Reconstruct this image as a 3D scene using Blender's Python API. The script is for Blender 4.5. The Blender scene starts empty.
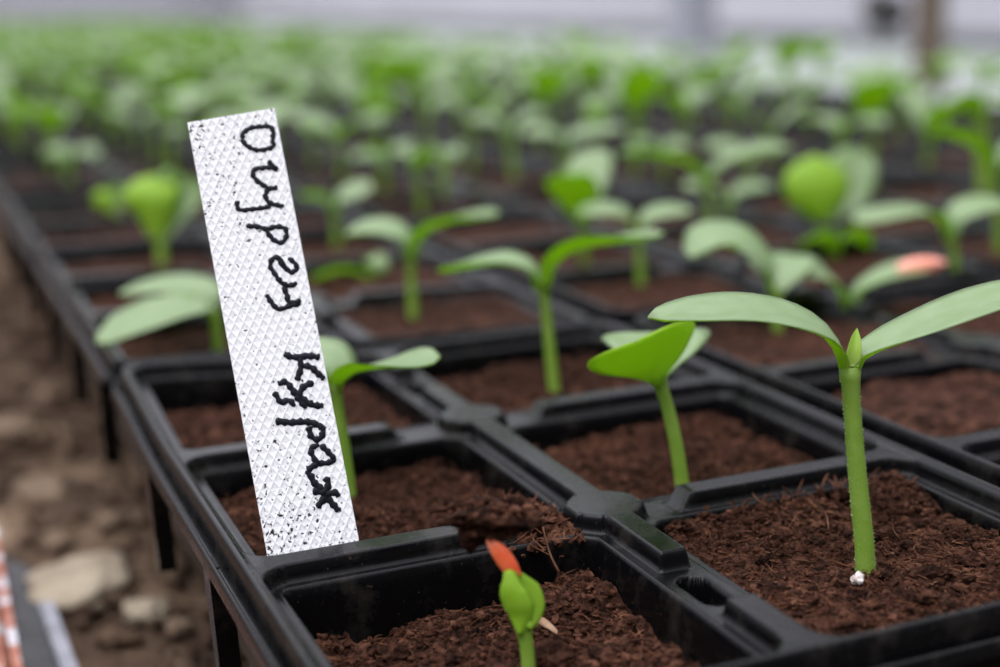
import bpy, math, random
import numpy as np
from mathutils import Vector, noise, Matrix
random.seed(7); rng = np.random.default_rng(7)
S = 0.065                      # one cell pitch in metres; all numbers below are in cell pitches
col = bpy.context.scene.collection
sc = bpy.context.scene
sc.view_settings.view_transform = 'Standard'; sc.view_settings.look = 'None'
sc.view_settings.gamma = 1; sc.view_settings.use_curve_mapping = False
sc.view_settings.exposure = 0.85

# ------------------------------------------------------------------ camera
CP = Vector((-1.70744, -2.41185, 1.39780)); YAW, PIT, ROLL, F = 0.391175, 0.233016, -0.02853, 1438.5
fw = Vector((math.sin(YAW)*math.cos(PIT), math.cos(YAW)*math.cos(PIT), -math.sin(PIT)))
r0 = Vector((math.cos(YAW), -math.sin(YAW), 0)); u0 = r0.cross(fw)
cr = r0*math.cos(ROLL) + u0*math.sin(ROLL); cu = -r0*math.sin(ROLL) + u0*math.cos(ROLL)
fwh = Vector((math.sin(YAW), math.cos(YAW), 0))
UP = Vector((0, 0, 1))
cd = bpy.data.cameras.new('camera'); cam = bpy.data.objects.new('camera', cd); col.objects.link(cam)
cam.matrix_world = Matrix(((cr.x, cu.x, -fw.x, CP.x*S), (cr.y, cu.y, -fw.y, CP.y*S), (cr.z, cu.z, -fw.z, CP.z*S), (0, 0, 0, 1)))
cd.sensor_width = 36; cd.sensor_fit = 'HORIZONTAL'; cd.lens = F/1000*36; cd.clip_start = 0.005; cd.clip_end = 200
cd.dof.use_dof = True; cd.dof.focus_distance = 3.78*S; cd.dof.aperture_fstop = 8.2; cd.dof.aperture_blades = 0
sc.camera = cam
def ray(px, py): return fw + cr*((px-500)/F) - cu*((py-333.5)/F)
def at(px, py, d): return CP + ray(px, py)*d
def on(px, py, z):
    r = ray(px, py); return CP + r*((z-CP.z)/r.z)
def depth(p): return (p-CP).dot(fw)

# ------------------------------------------------------------------ materials
def mat(name, color=(.5, .5, .5), rough=.5, spec=.5):
    m = bpy.data.materials.new(name); m.use_nodes = True
    b = m.node_tree.nodes['Principled BSDF']
    b.inputs['Base Color'].default_value = (*color, 1); b.inputs['Roughness'].default_value = rough
    b.inputs['Specular IOR Level'].default_value = spec
    return m, m.node_tree.nodes, m.node_tree.links, b
def node(n, t, **k):
    x = n.new(t)
    for a, v in k.items():
        if a in x.inputs.keys(): x.inputs[a].default_value = v
        else: setattr(x, a, v)
    return x
def ramp(n, stops):
    r = n.new('ShaderNodeValToRGB'); e = r.color_ramp.elements
    while len(e) < len(stops): e.new(.5)
    for q, (p, c) in zip(e, stops): q.position = p; q.color = (*c, 1)
    return r
def coords(n, l, scale=1):
    t = n.new('ShaderNodeTexCoord'); m = n.new('ShaderNodeMapping')
    m.inputs['Scale'].default_value = (scale,)*3; l.new(t.outputs['Object'], m.inputs['Vector'])
    return m.outputs['Vector']
def noise_color(name, scale, stops, rough=.8, spec=.3, bump=0, bscale=None, detail=6, dist=0.01):
    m, n, l, b = mat(name, rough=rough, spec=spec)
    v = coords(n, l)
    x = node(n, 'ShaderNodeTexNoise', Scale=scale, Detail=detail, Roughness=.65); l.new(v, x.inputs['Vector'])
    r = ramp(n, stops); l.new(x.outputs['Fac'], r.inputs['Fac']); l.new(r.outputs['Color'], b.inputs['Base Color'])
    if bump:
        y = node(n, 'ShaderNodeTexNoise', Scale=bscale or scale*2, Detail=8, Roughness=.7); l.new(v, y.inputs['Vector'])
        bp = node(n, 'ShaderNodeBump', Strength=bump, Distance=dist); l.new(y.outputs['Fac'], bp.inputs['Height'])
        l.new(bp.outputs['Normal'], b.inputs['Normal'])
    return m
def plastic():
    m, n, l, b = mat('black_plastic', (.008, .008, .010), .28, .19)
    v = coords(n, l)
    x = node(n, 'ShaderNodeTexNoise', Scale=130, Detail=8, Roughness=.7); l.new(v, x.inputs['Vector'])
    r = ramp(n, [(.52, (.0025, .0025, .003)), (.74, (.022, .019, .016))]); l.new(x.outputs['Fac'], r.inputs['Fac'])
    s = node(n, 'ShaderNodeTexNoise', Scale=1500, Detail=3); l.new(v, s.inputs['Vector'])
    sr = ramp(n, [(.70, (0, 0, 0)), (.74, (1, 1, 1))]); l.new(s.outputs['Fac'], sr.inputs['Fac'])
    mx = node(n, 'ShaderNodeMixRGB'); mx.inputs[2].default_value = (.06, .035, .022, 1)
    l.new(sr.outputs['Color'], mx.inputs[0]); l.new(r.outputs['Color'], mx.inputs[1]); l.new(mx.outputs[0], b.inputs['Base Color'])
    rr = node(n, 'ShaderNodeMapRange'); rr.inputs[1].default_value = .4; rr.inputs[2].default_value = .75; rr.inputs[3].default_value = .19; rr.inputs[4].default_value = .42
    l.new(x.outputs['Fac'], rr.inputs[0]); l.new(rr.outputs[0], b.inputs['Roughness'])
    bp = node(n, 'ShaderNodeBump', Strength=.12, Distance=.0003); l.new(s.outputs['Fac'], bp.inputs['Height']); l.new(bp.outputs['Normal'], b.inputs['Normal'])
    return m
M = {}
M['plastic'] = plastic()
M['soil'] = noise_color('peat', 420, [(.34, (.005, .0022, .0015)), (.49, (.040, .0165, .0098)), (.62, (.112, .049, .031)), (.75, (.26, .12, .07))], .92, .08, 1, 1100, 9, .0012)
M['crumb'] = noise_color('peat_crumb', 300, [(.34, (.010, .004, .0025)), (.5, (.052, .0215, .0130)), (.70, (.150, .066, .041))], .92, .08, .6, 1500, 6, .0006)
M['fibre'] = noise_color('peat_fibre', 90, [(.35, (.04, .015, .008)), (.55, (.11, .042, .021)), (.72, (.26, .13, .075))], .8, .15)
M['chip'] = noise_color('wood_chip', 200, [(.35, (.25, .12, .06)), (.6, (.55, .36, .24))], .7, .3)
M['perlite'] = noise_color('perlite', 500, [(.4, (.45, .36, .32)), (.6, (.85, .82, .80))], .8, .3, .6, 900, 4, .0005)
def leaf_mat(name, c1, c2, trans, rough, spec, scale=260):
    m, n, l, b = mat(name, rough=rough, spec=spec)
    v = coords(n, l)
    x = node(n, 'ShaderNodeTexNoise', Scale=scale, Detail=5); l.new(v, x.inputs['Vector'])
    r = ramp(n, [(.35, c1), (.7, c2)]); l.new(x.outputs['Fac'], r.inputs['Fac']); l.new(r.outputs['Color'], b.inputs['Base Color'])
    tr = n.new('ShaderNodeBsdfTranslucent'); tr.inputs['Color'].default_value = (*trans, 1)
    mix = n.new('ShaderNodeMixShader'); mix.inputs[0].default_value = .48
    l.new(b.outputs[0], mix.inputs[1]); l.new(tr.outputs[0], mix.inputs[2])
    l.new(mix.outputs[0], n['Material Output'].inputs['Surface'])
    bp = node(n, 'ShaderNodeBump', Strength=.25, Distance=.0004); l.new(x.outputs['Fac'], bp.inputs['Height']); l.new(bp.outputs['Normal'], b.inputs['Normal'])
    return m
M['leaf_top'] = leaf_mat('leaf_upper', (.285, .385, .19), (.36, .455, .26), (.45, .66, .08), .42, .8)
M['leaf_under'] = leaf_mat('leaf_under', (.30, .52, .03), (.37, .58, .055), (.52, .82, .05), .5, .4)
M['stem'] = leaf_mat('stem', (.27, .44, .055), (.36, .52, .10), (.34, .52, .05), .45, .4)
M['stem_base'] = M['stem']
M['bud'] = leaf_mat('bud', (.42, .60, .10), (.55, .70, .18), (.5, .7, .12), .5, .4)
M['hair'] = mat('stem_hair', (.42, .58, .22), .5)[0]
M['coat'] = noise_color('seed_coat', 120, [(.38, (.80, .10, .03)), (.55, (.95, .19, .07)), (.74, (.98, .55, .42))], .35, .5, .2, 300, 5, .0005)
M['coat_pale'] = noise_color('seed_coat_pale', 120, [(.35, (.85, .28, .18)), (.6, (.92, .45, .35))], .4, .5)
M['ink'] = noise_color('marker_ink', 500, [(.42, (.003, .003, .007)), (.66, (.008, .008, .018)), (.80, (.06, .06, .09))], .5, .2)
M['stone'] = noise_color('stone', 40, [(.3, (.22, .17, .12)), (.6, (.42, .35, .26)), (.8, (.5, .44, .36))], .85, .2, .5, 150, 6, .003)
M['stone_brown'] = noise_color('brown_stone', 40, [(.3, (.10, .065, .042)), (.6, (.22, .155, .105)), (.8, (.32, .25, .19))], .85, .2, .5, 150, 6, .003)
M['earth'] = noise_color('earth', 26, [(.32, (.024, .014, .009)), (.47, (.10, .062, .041)), (.60, (.21, .14, .092)), (.74, (.36, .26, .175))], .9, .15, .8, 90, 10, .006)
M['rust'] = noise_color('rusty_paint', 45, [(.42, (.26, .085, .05)), (.52, (.38, .15, .10)), (.56, (.55, .56, .60)), (.7, (.62, .64, .68))], .7, .3)
M['grey_board'] = noise_color('weathered_board', 60, [(.35, (.16, .16, .18)), (.6, (.33, .33, .37))], .85, .2)
M['wood'] = noise_color('bench_wood', 30, [(.35, (.03, .022, .016)), (.65, (.07, .05, .035))], .85, .2)
M['cover'] = noise_color('ground_cover', 6, [(.35, (.29, .32, .29)), (.6, (.36, .385, .37))], .8, .2)
M['film'] = noise_color('film_wall', 1.2, [(.35, (.52, .51, .56)), (.6, (.60, .585, .64))], .6, .3)
M['rail_dark'] = mat('dark_rail', (.16, .16, .17), .6)[0]
M['post_grey'] = mat('grey_post', (.36, .36, .41), .6)[0]
M['post_brown'] = mat('brown_post', (.16, .12, .09), .7)[0]
M['valve'] = mat('dark_metal', (.03, .025, .025), .5)[0]

def label_mat():
    m, n, l, b = mat('embossed_white_plastic', (.8, .8, .82), .42, .4)
    uv = n.new('ShaderNodeUVMap')
    sp = n.new('ShaderNodeSeparateXYZ'); l.new(uv.outputs[0], sp.inputs[0])
    def tri(a, c):                       # ridged stripes along a*u + c*v
        m1 = node(n, 'ShaderNodeMath', operation='MULTIPLY'); m1.inputs[1].default_value = a; l.new(sp.outputs['X'], m1.inputs[0])
        m2 = node(n, 'ShaderNodeMath', operation='MULTIPLY_ADD'); m2.inputs[1].default_value = c; l.new(sp.outputs['Y'], m2.inputs[0]); l.new(m1.outputs[0], m2.inputs[2])
        p = node(n, 'ShaderNodeMath', operation='PINGPONG'); p.inputs[1].default_value = .5; l.new(m2.outputs[0], p.inputs[0])
        q = node(n, 'ShaderNodeMath', operation='POWER'); q.inputs[1].default_value = 2.5
        q0 = node(n, 'ShaderNodeMath', operation='MULTIPLY'); q0.inputs[1].default_value = 2; l.new(p.outputs[0], q0.inputs[0]); l.new(q0.outputs[0], q.inputs[0])
        return q.outputs[0]
    mx = node(n, 'ShaderNodeMath', operation='MAXIMUM')
    l.new(tri(9.5, 30), mx.inputs[0]); l.new(tri(9.5, -30), mx.inputs[1])
    bp = node(n, 'ShaderNodeBump', Strength=1, Distance=.00011); l.new(mx.outputs[0], bp.inputs['Height']); l.new(bp.outputs['Normal'], b.inputs['Normal'])
    def specks(scale, lo, hi):
        v = coords(n, l); x = node(n, 'ShaderNodeTexNoise', Scale=scale, Detail=4, Roughness=.6); l.new(v, x.inputs['Vector'])
        r = ramp(n, [(lo, (0, 0, 0)), (hi, (1, 1, 1))]); l.new(x.outputs['Fac'], r.inputs['Fac']); return r.outputs['Color']
    # dirt specks sit in the hollows: dense at the foot, in the upper left corner and thinly elsewhere
    foot = ramp(n, [(.0, (1, 1, 1)), (.10, (.55, .55, .55)), (.30, (0, 0, 0)), (.62, (.0, 0, 0)), (.85, (.45, .45, .45)), (1, (.55, .55, .55))]); l.new(sp.outputs['Y'], foot.inputs['Fac'])
    side = ramp(n, [(.0, (.75, .75, .75)), (.35, (.5, .5, .5)), (1, (.15, .15, .15))]); l.new(sp.outputs['X'], side.inputs['Fac'])
    pr = node(n, 'ShaderNodeMath', operation='MULTIPLY'); l.new(foot.outputs['Color'], pr.inputs[0]); l.new(side.outputs['Color'], pr.inputs[1])
    ns = node(n, 'ShaderNodeTexNoise', Scale=1400, Detail=3, Roughness=.6); l.new(coords(n, l), ns.inputs['Vector'])
    thr = node(n, 'ShaderNodeMath', operation='MULTIPLY_ADD'); thr.inputs[1].default_value = .15; l.new(pr.outputs[0], thr.inputs[0]); l.new(ns.outputs['Fac'], thr.inputs[2])
    hol = node(n, 'ShaderNodeMath', operation='MULTIPLY_ADD'); hol.inputs[1].default_value = -.05; l.new(mx.outputs[0], hol.inputs[0]); l.new(thr.outputs[0], hol.inputs[2])
    sr = ramp(n, [(.625, (0, 0, 0)), (.655, (1, 1, 1))]); l.new(hol.outputs[0], sr.inputs['Fac'])
    mix = node(n, 'ShaderNodeMixRGB'); mix.inputs[1].default_value = (.86, .86, .88, 1); mix.inputs[2].default_value = (.028, .018, .014, 1)
    l.new(sr.outputs['Color'], mix.inputs[0]); l.new(mix.outputs[0], b.inputs['Base Color'])
    return m
M['label'] = label_mat()

# ------------------------------------------------------------------ mesh helpers
def mesh(name, V, Fs, mats, midx=None, smooth=True, uv=None):
    me = bpy.data.meshes.new(name)
    V = np.asarray(V, float)*S
    me.from_pydata(V.tolist(), [], Fs if isinstance(Fs, list) else Fs.tolist())
    for m in mats: me.materials.append(m)
    if midx is not None: me.polygons.foreach_set('material_index', np.asarray(midx, dtype=np.int32))
    me.polygons.foreach_set('use_smooth', [smooth]*len(me.polygons)); me.update()
    return me
def obj(name, me, parent=None, loc=(0, 0, 0)):
    o = bpy.data.objects.new(name, me); col.objects.link(o); o.location = Vector(loc)*S
    if parent: o.parent = parent
    return o
def tag(o, label=None, cat=None, group=None, kind=None):
    if label: o['label'] = label
    if cat: o['category'] = cat
    if group: o['group'] = group
    if kind: o['kind'] = kind
    return o
def empty(name, loc): 
    o = bpy.data.objects.new(name, None); col.objects.link(o); o.location = Vector(loc)*S; o.empty_display_size = .01; return o
class MB:
    def __init__(s): s.V = []; s.F = []; s.I = []
    def add(s, V, Fs, i=0):
        n = len(s.V); s.V += [tuple(v) for v in V]; s.F += [tuple(a+n for a in f) for f in Fs]; s.I += [i]*len(Fs)
    def tube(s, pts, rad, i=0, k=10, cap=True):
        pts = [Vector(p) for p in pts]; V = []; Fs = []
        prev = None
        for j, p in enumerate(pts):
            t = (pts[min(j+1, len(pts)-1)]-pts[max(j-1, 0)]).normalized()
            a = prev if prev else (Vector((1, 0, 0)) if abs(t.x) < .8 else Vector((0, 1, 0)))
            a = (a - t*a.dot(t)).normalized(); prev = a; b = t.cross(a); r = rad[j] if hasattr(rad, '__len__') else rad
            for q in range(k):
                w = 2*math.pi*q/k; V.append(p + (a*math.cos(w)+b*math.sin(w))*r)
        for j in range(len(pts)-1):
            for q in range(k): Fs.append((j*k+q, j*k+(q+1) % k, (j+1)*k+(q+1) % k, (j+1)*k+q))
        if cap: Fs.append(tuple(range(k-1, -1, -1))); Fs.append(tuple((len(pts)-1)*k+q for q in range(k)))
        s.add(V, Fs, i)
    def box(s, c, h, i=0, rot=None):
        c = Vector(c); V = []
        for x in (-1, 1):
            for y in (-1, 1):
                for z in (-1, 1):
                    v = Vector((x*h[0], y*h[1], z*h[2])); V.append(c + (rot @ v if rot else v))
        s.add(V, [(0, 1, 3, 2), (4, 6, 7, 5), (0, 4, 5, 1), (2, 3, 7, 6), (0, 2, 6, 4), (1, 5, 7, 3)], i)
    def build(s, name, mats, parent=None, base=(0, 0, 0), smooth=True):
        b = Vector(base)
        me = mesh(name, [(v[0]-b.x, v[1]-b.y, v[2]-b.z) for v in s.V], s.F, mats, s.I, smooth)
        return obj(name, me, parent, (0, 0, 0) if parent else base)
def catmull(P, n):
    P = [Vector(p) for p in P]; Q = [P[0]*2-P[1]] + P + [P[-1]*2-P[-2]]; out = []
    seg = len(P)-1
    L = [0]
    for i in range(seg): L.append(L[-1]+(P[i+1]-P[i]).length)
    for k in range(n+1):
        s = L[-1]*k/n; i = 0
        while i < seg-1 and s > L[i+1]: i += 1
        t = (s-L[i])/max(L[i+1]-L[i], 1e-9); a, b, c, d = Q[i], Q[i+1], Q[i+2], Q[i+3]
        out.append(.5*((2*b)+(c-a)*t+(2*a-5*b+4*c-d)*t*t+(3*b-a-3*c+d)*t**3))
    return out
import bmesh
def ico(sub):
    bm = bmesh.new(); bmesh.ops.create_icosphere(bm, subdivisions=sub, radius=1); V = [v.co.copy() for v in bm.verts]; Fs = [tuple(v.index for v in f.verts) for f in bm.faces]; bm.free(); return V, Fs
ICO1, ICO2, ICO3, ICO4 = ico(1), ico(2), ico(3), ico(4)

# ------------------------------------------------------------------ seedling tray: one thermoformed sheet of 2 x 3 cells
def sdbox(X, Y, cx, cy, hx, hy, r):
    qx = np.abs(X-cx)-hx+r; qy = np.abs(Y-cy)-hy+r
    return np.hypot(np.maximum(qx, 0), np.maximum(qy, 0)) + np.minimum(np.maximum(qx, qy), 0) - r
def st(t): t = np.clip(t, 0, 1); return t*t*(3-2*t)
RIMX, LIP = 1.022, .056
def tray_height(X, Y):
    d = np.full(X.shape, 9.)
    for cx in (-.5175, .5175):
        for y0, y1 in ((.005, .96), (1.04, 1.96), (2.04, 2.995)): d = np.minimum(d, sdbox(X, Y, cx, (y0+y1)/2, .4775, (y1-y0)/2, .08))
    for yn in (1, 2):
        a = np.abs(X); b = np.abs(Y-yn)
        so = np.maximum(np.maximum(a-.095, b-.095), (a+b-.150)*.7071)
        d = np.maximum(d, -so)
    nf = np.ones(X.shape)
    def cut(ax, a0, a1, bx, b1):
        nonlocal nf
        m = st((ax-a0)/.022+.5)*st((a1-ax)/.022+.5)*st((b1-bx)/.01); nf = nf*(1-m)
    for yn in (1, 2):
        cut(-X, .112, .285, np.abs(Y-yn), .16); cut(X, .112, .235, np.abs(Y-yn), .16)
    cut(Y, .30, .60, np.abs(X), .16); cut(Y, 2.40, 2.70, np.abs(X), .16)
    z = -.050 + .050*st((d+.008)/.0125)*nf
    z += .006*np.exp(-((d+.040)/.006)**2)                       # bead along the shelf edge
    z -= .37*st((-.044-d)/.055)
    for y0, y1 in ((.36, .55), (2.45, 2.64)):                   # slot in the middle ridge
        yy = np.clip(Y, y0+.04, y1-.04); ds = np.hypot(X, Y-yy)-.040; z -= .13*st(-ds/.012+.3)
    dp = sdbox(X, Y, 0, 1.5, RIMX, 1.523, .09)
    z += .012*np.exp(-((dp+.002)/.012)**2)
    z -= .078*st((dp-.008)/.014)
    z += .026*st((dp-.032)/.008)
    z -= .040*st((dp-.047)/.008)
    return z, dp
def lines(fine, coarse, lo, hi, sf=.0046, scs=.03):
    out = [lo]
    while out[-1] < hi-1e-6:
        x = out[-1]; s = sf if any(a <= x+1e-9 < b for a, b in fine) else scs
        nx = x+s
        for a, b in fine:
            if x < a-1e-9 < nx: nx = a
        out.append(min(nx, hi))
    return np.array(out)
def tray_mesh(bend=False):
    gx = lines([(-1.1, -.87), (-.13, .13), (.87, 1.1)], None, -1.1, 1.1)
    gy = lines([(-.1, .13), (.28, .62), (.87, 1.13), (1.87, 2.13), (2.38, 2.72), (2.87, 3.1)], None, -.1, 3.1)
    X, Y = np.meshgrid(gx, gy); Z, dp = tray_height(X, Y)
    if bend: Z = Z + lift(X, Y)
    nx, ny = len(gx), len(gy)
    V = np.stack([X, Y, Z], -1).reshape(-1, 3)
    idx = np.arange(nx*ny).reshape(ny, nx)
    Fq = np.stack([idx[:-1, :-1], idx[:-1, 1:], idx[1:, 1:], idx[1:, :-1]], -1).reshape(-1, 4)
    ok = (dp.reshape(-1)[Fq] < .0565).all(1); Fq = Fq[ok]
    used = np.unique(Fq); remap = -np.ones(nx*ny, int); remap[used] = np.arange(len(used))
    return mesh('seedling_tray', V[used], remap[Fq], [M['plastic']])
def lift(X, Y): return .060*st((-X-.1)/.9)*st((Y-2.0)/1.1)       # the far left corner rides up on the next tray
def rib(y, zlo=-.47):
    b = MB()
    n = 8; V = []
    for j in range(n+1):
        t = j/n; w = .085*(1-.25*t); x0 = -1.074+.015*t; x1 = -1.015+.015*t; z = -.075+(zlo+.075)*t
        V += [(x0, y-w*.5, z), (x1, y-w*.5, z), (x1, y+w*.5, z), (x0, y+w*.5, z)]
    Fs = [(0, 1, 2, 3), tuple(n*4+q for q in (3, 2, 1, 0))]
    for j in range(n):
        for q in range(4): Fs.append((j*4+q, (j+1)*4+q, (j+1)*4+(q+1) % 4, j*4+(q+1) % 4))
    b.add(V, Fs); return b
PX, PY = 2.17, 3.15
NR = 26
tm_near, tm = tray_mesh(True), tray_mesh(False)
legm = mesh('leg', rib(0).V, rib(0).F, [M['plastic']], smooth=False)
GT = 'black seedling trays of the bed'
near_lab = {(0, 0): 'black six-cell seedling tray in front, holding the white plant label',
            (1, 0): 'black six-cell seedling tray right of the tray with the white label',
            (0, 1): 'black six-cell seedling tray directly behind the tray with the white label',
            (1, 1): 'black six-cell seedling tray behind the seedling carrying a pink seed coat'}
TRAYS = {}
for r in range(NR):
    for c in range(5):
        o = obj('seedling_tray', tm_near if (c, r) == (0, 0) else tm, None, (c*PX, r*PY, 0))
        lab = near_lab.get((c, r))
        if c == 0 and r == 1: o.location.z += .012*S; o.rotation_euler.y = .030
        elif c == 0 and r == 2: o.location.z += .008*S; o.rotation_euler.y = .02
        tag(o, lab or 'black six-cell seedling tray in the blurred rows behind the front trays', 'seedling tray', GT)
        TRAYS[c, r] = o
        if c == 0 and r < 3:
            for y in (.25, 1.25, 2.25):
                lg = obj('leg', legm, o, (0, y, 0))

# ------------------------------------------------------------------ soil
def cell_of(p):
    c = min(4, max(0, round(p.x/PX))); x = p.x-c*PX; r = math.floor((p.y+.05)/PY); y = p.y-r*PY
    return (c, r, 0 if x < 0 else 1, min(2, max(0, int(y))))
LV = {(0, 0, 0, 0): -.20, (0, 0, 1, 0): -.105, (0, 0, 0, 1): -.125, (0, 0, 1, 1): -.125, (0, 0, 0, 2): -.12, (0, 0, 1, 2): -.115}
def level(k):
    if k in LV: return LV[k]
    random.seed(hash(k) & 0xffff); return -.055-.035*random.random()
def soil_z(k, x, y, lx, ly):
    """lx, ly in -1..1 across the cell"""
    z = level(k)
    v = Vector((x*3.1, y*3.1, 3.7)); z += .030*noise.noise(v)
    v = Vector((x*9, y*9, 1.3)); z += .022*noise.noise(v)
    if k[:2] == (0, 0):
        z += .018*noise.noise(Vector((x*24, y*24, 5))) + .013*noise.noise(Vector((x*60, y*60, 9)))
        z += .018*max(0, noise.noise(Vector((x*15, y*15, 8))))
    if k == (0, 0, 1, 0):
        z += .050*st((ly-.35)/.6)*(.75+.5*noise.noise(Vector((x*8, 2, 1)))) + .02*st((lx-.3)/.6) + .012*(1-min(1, abs(lx)))-.02*st((-ly-.6)/.4)
    if k == (0, 0, 0, 0): z += .05*st((.2+lx*.6-ly*.2-.1)/.9) - .07*math.exp(-((lx+.55)/.28)**2-((ly-.45)/.4)**2) + .04*math.exp(-((lx-.75)/.3)**2-((ly-.75)/.3)**2)
    if k == (0, 0, 0, 1): z += .07*st((lx-.55)/.4)*st((-ly-.2)/.7)
    if k == (0, 0, 1, 1): z += -.02*math.exp(-((lx+.3)/.4)**2-((ly+.2)/.4)**2)
    return float(z)
def soil_cell(b, k, n):
    c, r, i, j = k; cx = c*PX+(-.5175 if i == 0 else .5175); cy = r*PY+j+.5; hx, hy = (.416, .403) if (c, r) == (0, 0) else (.428, .424)
    V = []; Fs = []
    for a in range(n+1):
        for d in range(n+1):
            lx = -1+2*d/n; ly = -1+2*a/n
            rr = max(1, (abs(lx)**6+abs(ly)**6)**(1/6))     # rounded corners
            x = cx+hx*lx/rr; y = cy+hy*ly/rr
            V.append((x, y, soil_z(k, x, y, lx, ly)))
    for a in range(n):
        for d in range(n): q = a*(n+1)+d; Fs.append((q, q+1, q+n+2, q+n+1))
    b.add(V, Fs, 0)
    return cx, cy
def zsoil(p):
    k = cell_of(p); c, r, i, j = k; cx = c*PX+(-.5175 if i == 0 else .5175); cy = r*PY+j+.5
    return soil_z(k, p.x, p.y, (p.x-cx)/.405, (p.y-cy)/.40)
def crumb(b, p, s, i=1, flat=.75, src=ICO1):
    o = Vector((random.uniform(-9, 9), random.uniform(-9, 9), random.uniform(-9, 9)))
    R = Matrix.Rotation(random.uniform(0, 6.28), 3, 'Z') @ Matrix.Rotation(random.uniform(-.8, .8), 3, 'X')
    sx, sy = random.uniform(.5, 1.7), random.uniform(.5, 1.2)
    V = []
    for v in src[0]:
        f = s*(1+.75*noise.noise(v*2.3+o)); w = R @ Vector((v.x*sx, v.y*sy, v.z*flat)); V.append(Vector(p)+w*f)
    b.add(V, src[1], i)
def fibre(b, p, L, rad, i=2, rise=.5):
    a = random.uniform(0, 6.28); e = random.uniform(-.15, rise)
    d = Vector((math.cos(a)*math.cos(e), math.sin(a)*math.cos(e), math.sin(e)))
    s = Vector((-math.sin(a), math.cos(a), 0)); bend = random.uniform(-.3, .3); p = Vector(p)
    pts = [p+d*(L*(t-.5))+s*(bend*L*(t-.5)**2*2)+UP*(rad*.5) for t in (0, .33, .66, 1)]
    b.tube(pts, [rad*.6, rad, rad*.9, rad*.3], i, 4)
SM = [M['soil'], M['crumb'], M['fibre']]
b = MB()
for i in (0, 1):
    for j in range(3):
        k = (0, 0, i, j); hero = j == 0; mid = j == 1
        n = 130 if hero else (100 if mid else 60)
        cx, cy = soil_cell(b, k, n)
        random.seed(100+i*10+j)
        NC, NF = (6500, 1900) if hero else ((1800, 900) if mid else (250, 60))
        for q in range(NC):
            x = cx+random.uniform(-.40, .40); y = cy+random.uniform(-.395, .395); lx, ly = (x-cx)/.405, (y-cy)/.40
            s = .0026+.013*random.random()**4
            crumb(b, (x, y, soil_z(k, x, y, lx, ly)+s*.2), s, 1)
        for q in range(70 if hero else (40 if mid else 8)):        # larger clumps
            x = cx+random.uniform(-.38, .38); y = cy+random.uniform(-.375, .375); s = .012+.024*random.random()**2
            crumb(b, (x, y, soil_z(k, x, y, (x-cx)/.405, (y-cy)/.40)+s*.1), s, 0, .7, ICO3)
        for q in range(NF):
            x = cx+random.uniform(-.39, .39); y = cy+random.uniform(-.385, .385); lx, ly = (x-cx)/.405, (y-cy)/.40
            fibre(b, (x, y, soil_z(k, x, y, lx, ly)+.004), .012+.07*random.random()**3, .0010+.0022*random.random()**3)
# soil lying on the shelves and spilled in the notch beside the middle node
random.seed(5)
for q in range(170):      # behind the big seedling, over the back shelf
    x = random.uniform(.22, .93); y = .90+random.uniform(-.08, .045); s = .006+.018*random.random()**2
    if x < .4 and random.random() < .6: continue
    crumb(b, (x, y, -.070+random.uniform(-.012, .022)), s); 
    if q % 3 == 0: fibre(b, (x, y, -.040+random.uniform(-.01, .02)), .04+.05*random.random(), .003, rise=1.0)
for q in range(420):      # spill in the notch left of the node
    t = random.random(); x = -.305+.20*t+random.gauss(0, .02); y = 1.0+random.gauss(.02, .055); h = .055*math.exp(-((x+.22)/.08)**2-((y-1.03)/.07)**2)
    s = .006+.016*random.random()**2
    crumb(b, (x, y, -.055+random.random()*h*1.5), s)
    if q % 3 == 0: fibre(b, (x, y, -.045+h*1.3*random.random()), .03+.05*random.random(), .0025, rise=1.0)
soil = b.build('potting_soil', SM, None, (0, 0, 0), False); tag(soil, 'dark brown crumbly peat soil filling the cells of the front tray', 'soil', None, 'stuff')
b = MB()
for r in range(NR):
    for c in range(5):
        if (c, r) == (0, 0): continue
        n = 34 if r < 1 or (c, r) == (0, 1) else (16 if r < 4 else 7)
        for i in (0, 1):
            for j in range(3):
                cx, cy = soil_cell(b, (c, r, i, j), n)
                if n == 34:
                    for q in range(120):
                        x = cx+random.uniform(-.38, .38); y = cy+random.uniform(-.38, .38); crumb(b, (x, y, soil_z((c, r, i, j), x, y, (x-cx)/.405, (y-cy)/.4)), .008+.02*random.random()**2)
tag(b.build('potting_soil', SM, None, (0, 0, 0)), 'brown peat soil filling the cells of the trays behind and beside the front tray', 'soil', None, 'stuff')

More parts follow.
